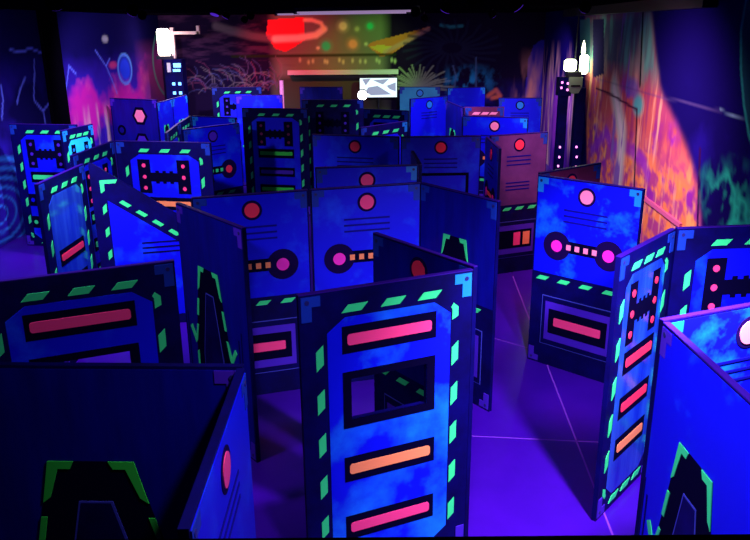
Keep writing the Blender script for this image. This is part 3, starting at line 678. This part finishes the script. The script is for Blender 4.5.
for xx, zz in ((-.05, 2.36), (.06, 2.34), (-.06, 2.26), (.06, 2.22), (-0.0, 1.1), (0.0, .9), (.33, 1.1), (.35, .9), (.35, .7), (-0.01, .72)):
    bm = bmesh.new(); box(bm, xx - .016, xx + .016, -0.16 if zz > 2 else -0.115, -0.14 if zz > 2 else -0.1, zz - .02, zz + .02); link('status_light', bm, M['ledp'], t)

# ---- ceiling tubes in view
def tube_fixture(x, y, ln, label, z=3.655):
    t = empty('tube_light', (x, y, z), -0.42, label, 'tube light', 'tube lights on the ceiling')
    bm = bmesh.new(); box(bm, -ln / 2, ln / 2, -.07, .07, 0.03, CEIL - z - 0.002); link('housing', bm, M['metal'], t)
    for k in (-1, 1):
        bm = bmesh.new(); tube(bm, (-ln / 2 + .04, k * .035, 0.012), (ln / 2 - .04, k * .035, 0.012), 0.017); link('tube', bm, M['tube'], t)
    for e in (-1, 1):
        bm = bmesh.new(); box(bm, e * (ln / 2) - .02, e * (ln / 2) + .02, -.07, .07, -0.012, 0.03); link('end_cap', bm, M['metal'], t)
tube_fixture(-0.30, 13.6, 2.3, 'long ceiling tube light before the planet mural, nearer one, tinted pink')
tube_fixture(-0.62, 15.2, 2.8, 'long dim ceiling tube light behind the nearer one')

# ---- ceiling floods, mostly unseen lamps added to light single panels and murals
def flood(x, y, z, tx, ty, tz, power, angle, color, blend=0.9, label='', radius=0.08):
    d = Vector((tx - x, ty - y, tz - z)).normalized()
    t = empty('flood_light', (x, y, z), 0, label, 'flood light', 'blacklight floods under the ceiling')
    rot = d.to_track_quat('-Z', 'Y')
    bm = bmesh.new(); lathe(bm, [(.075, -0.02), (.075, .05), (.04, .09)], 0, 0, 16)
    bmesh.ops.rotate(bm, verts=bm.verts, cent=(0, 0, 0), matrix=rot.to_matrix()); link('housing', bm, M['black'], t)
    bm = bmesh.new(); lathe(bm, [(.068, -0.028), (.068, -0.021)], 0, 0, 16)
    bmesh.ops.rotate(bm, verts=bm.verts, cent=(0, 0, 0), matrix=rot.to_matrix()); link('lens', bm, M['uv'], t)
    bm = bmesh.new(); tube(bm, (0, 0, 0.03), (0, 0, CEIL - z - .002), 0.012); link('hanger', bm, M['metal'], t)
    l = bpy.data.lights.new('flood_beam', 'SPOT'); l.energy = power; l.color = color; l.spot_size = math.radians(angle); l.spot_blend = blend; l.shadow_soft_size = radius
    lo = bpy.data.objects.new('flood_beam', l); COL.objects.link(lo); lo.parent = t
    lo.location = d * 0.06; lo.rotation_mode = 'QUATERNION'; lo.rotation_quaternion = rot
def glow(name, loc, power, color, radius):
    l = bpy.data.lights.new(name, 'POINT'); l.energy = power; l.color = color; l.shadow_soft_size = radius
    lo = bpy.data.objects.new(name, l); COL.objects.link(lo); lo.location = loc
UV = (0.76, 0.64, 1.0)
flood(1.78, 3.25, 3.02, 1.5, 4.9, 0.8, 1350, 100, UV, 1.0, 'blacklight flood hanging low by the deck, over the right-hand panels')
flood(0.25, 2.5, 3.64, 0.6, 2.7, 0.0, 218, 130, UV, 0.6, 'added blacklight flood straight over the space before the window panel')
flood(1.35, 4.6, 3.64, 2.2, 6.9, 0.8, 765, 52, UV, 0.9, 'added blacklight flood over the violet aisle')
flood(-2.6, 4.0, 3.64, -1.6, 5.9, 1.0, 198, 90, UV, 0.9, 'added blacklight flood left of the slanted archway panel')
flood(-2.7, 6.8, 3.64, -3.3, 9.6, 0.8, 900, 95, UV, 0.9, 'blacklight flood above the sloped panel')
flood(-3.2, 10.6, 3.64, -4.8, 11.8, 1.3, 650, 80, UV, 0.9, 'added blacklight flood above the cyan end-on panel')
flood(-2.45, 12.35, 3.64, -3.05, 11.5, 1.2, 260, 80, UV, 0.9, 'added blacklight flood behind the six-dot ladder panel')
flood(1.7, 9.4, 3.64, 4.0, 10.0, 1.0, 780, 115, (1.0, 0.60, 0.72), 1.0, 'added pinkish flood aimed at the orange waterfall mural')
flood(2.9, 10.9, 3.64, 2.2, 13.5, 1.0, 522, 85, UV, 0.9, 'added blacklight flood above the brownish panel')
flood(0.7, 13.0, 3.64, 1.6, 16.5, 1.2, 680, 80, UV, 0.9, 'added blacklight flood before the far archway panel')
flood(-2.4, 15.6, 3.64, -3.6, 18.5, 1.0, 1050, 75, UV, 0.9, 'added blacklight flood before the far blue panel with white dashes')
flood(-4.0, 13.8, 3.64, -6.0, 18.0, 1.2, 675, 90, UV, 0.9, 'added blacklight flood aimed at the magenta left mural')
flood(-3.0, 18.6, 3.60, -2.2, 21.0, 2.7, 330, 78, (1.0, 0.05, 0.06), 0.8, 'red stage light aimed at the ringed planet')
flood(1.2, 18.6, 3.60, 0.0, 21.0, 2.6, 170, 62, (0.34, 1.0, 0.08), 0.8, 'green stage light aimed at the small planets')
flood(0.95, 7.4, 3.64, 1.9, 10.4, 1.4, 204, 40, (1.0, 0.20, 0.35), 0.9, 'red stage light aimed at the brownish panel')
flood(0.75, 2.95, 3.64, 1.5, 2.95, 1.1, 280, 60, UV, 0.9, 'added blacklight flood left of the vivid blue corner panel')
glow('tower_lamp_glow', (-4.85, 18.95, 3.1), 22, (1.0, 0.75, 0.7), 0.15)
glow('tower_lamp_glow', (3.75, 14.9, 2.75), 7, (1.0, 0.95, 0.7), 0.12)
glow('spotlight_glow', (spot_pos[0], spot_pos[1], spot_pos[2]), 6, (1.0, 0.95, 1.0), 0.1)
flood(-3.0, 16.2, 3.64, -4.3, 16.2, 1.4, 220, 75, UV, 0.9, 'added blacklight flood above the narrow panels by the hexagon panel')
flood(1.0, 10.9, 3.64, 0.2, 11.6, 1.8, 300, 45, UV, 0.9, 'added blacklight flood above the aqua-dashed panel')
flood(-0.9, 2.2, 3.64, -1.9, 4.4, 1.9, 55, 60, UV, 0.9, 'dim added blacklight flood facing the panel with the crimson bar')
flood(-4.7, 9.6, 3.64, -6.3, 12.4, 1.6, 330, 85, UV, 0.9, 'added blacklight flood aimed at the storm mural on the left wall')
flood(2.5, 16.6, 3.64, 4.1, 18.2, 1.7, 420, 80, (0.95, 0.65, 0.95), 0.9, 'added pinkish flood aimed at the root-like mural in the far right corner')

w = bpy.data.worlds.new('dark_room'); scene.world = w; w.use_nodes = True
w.node_tree.nodes['Background'].inputs['Color'].default_value = (0.0, 0.0, 0.0, 1)


# ------------------------------------------------------------------ camera
cam = bpy.data.cameras.new('camera'); co = bpy.data.objects.new('camera', cam); COL.objects.link(co)
cam.sensor_fit = 'HORIZONTAL'; cam.sensor_width = 36.0; cam.lens = 36.0 * 753.71 / 750.0
p, r = 0.31258, -0.00839
F = Vector((0, math.cos(p), -math.sin(p))); U = Vector((0, math.sin(p), math.cos(p))); X = Vector((1, 0, 0))
R2 = X * math.cos(r) + U * math.sin(r); U2 = U * math.cos(r) - X * math.sin(r)
mw = Matrix((R2, U2, -F)).transposed().to_4x4(); mw.translation = (0, 0, 3.427)
co.matrix_world = mw
cam.clip_start = 0.05
scene.camera = co
scene.view_settings.view_transform = 'Standard'; scene.view_settings.look = 'None'
scene.view_settings.gamma = 1.0; scene.view_settings.use_curve_mapping = False
scene.view_settings.exposure = 0.0
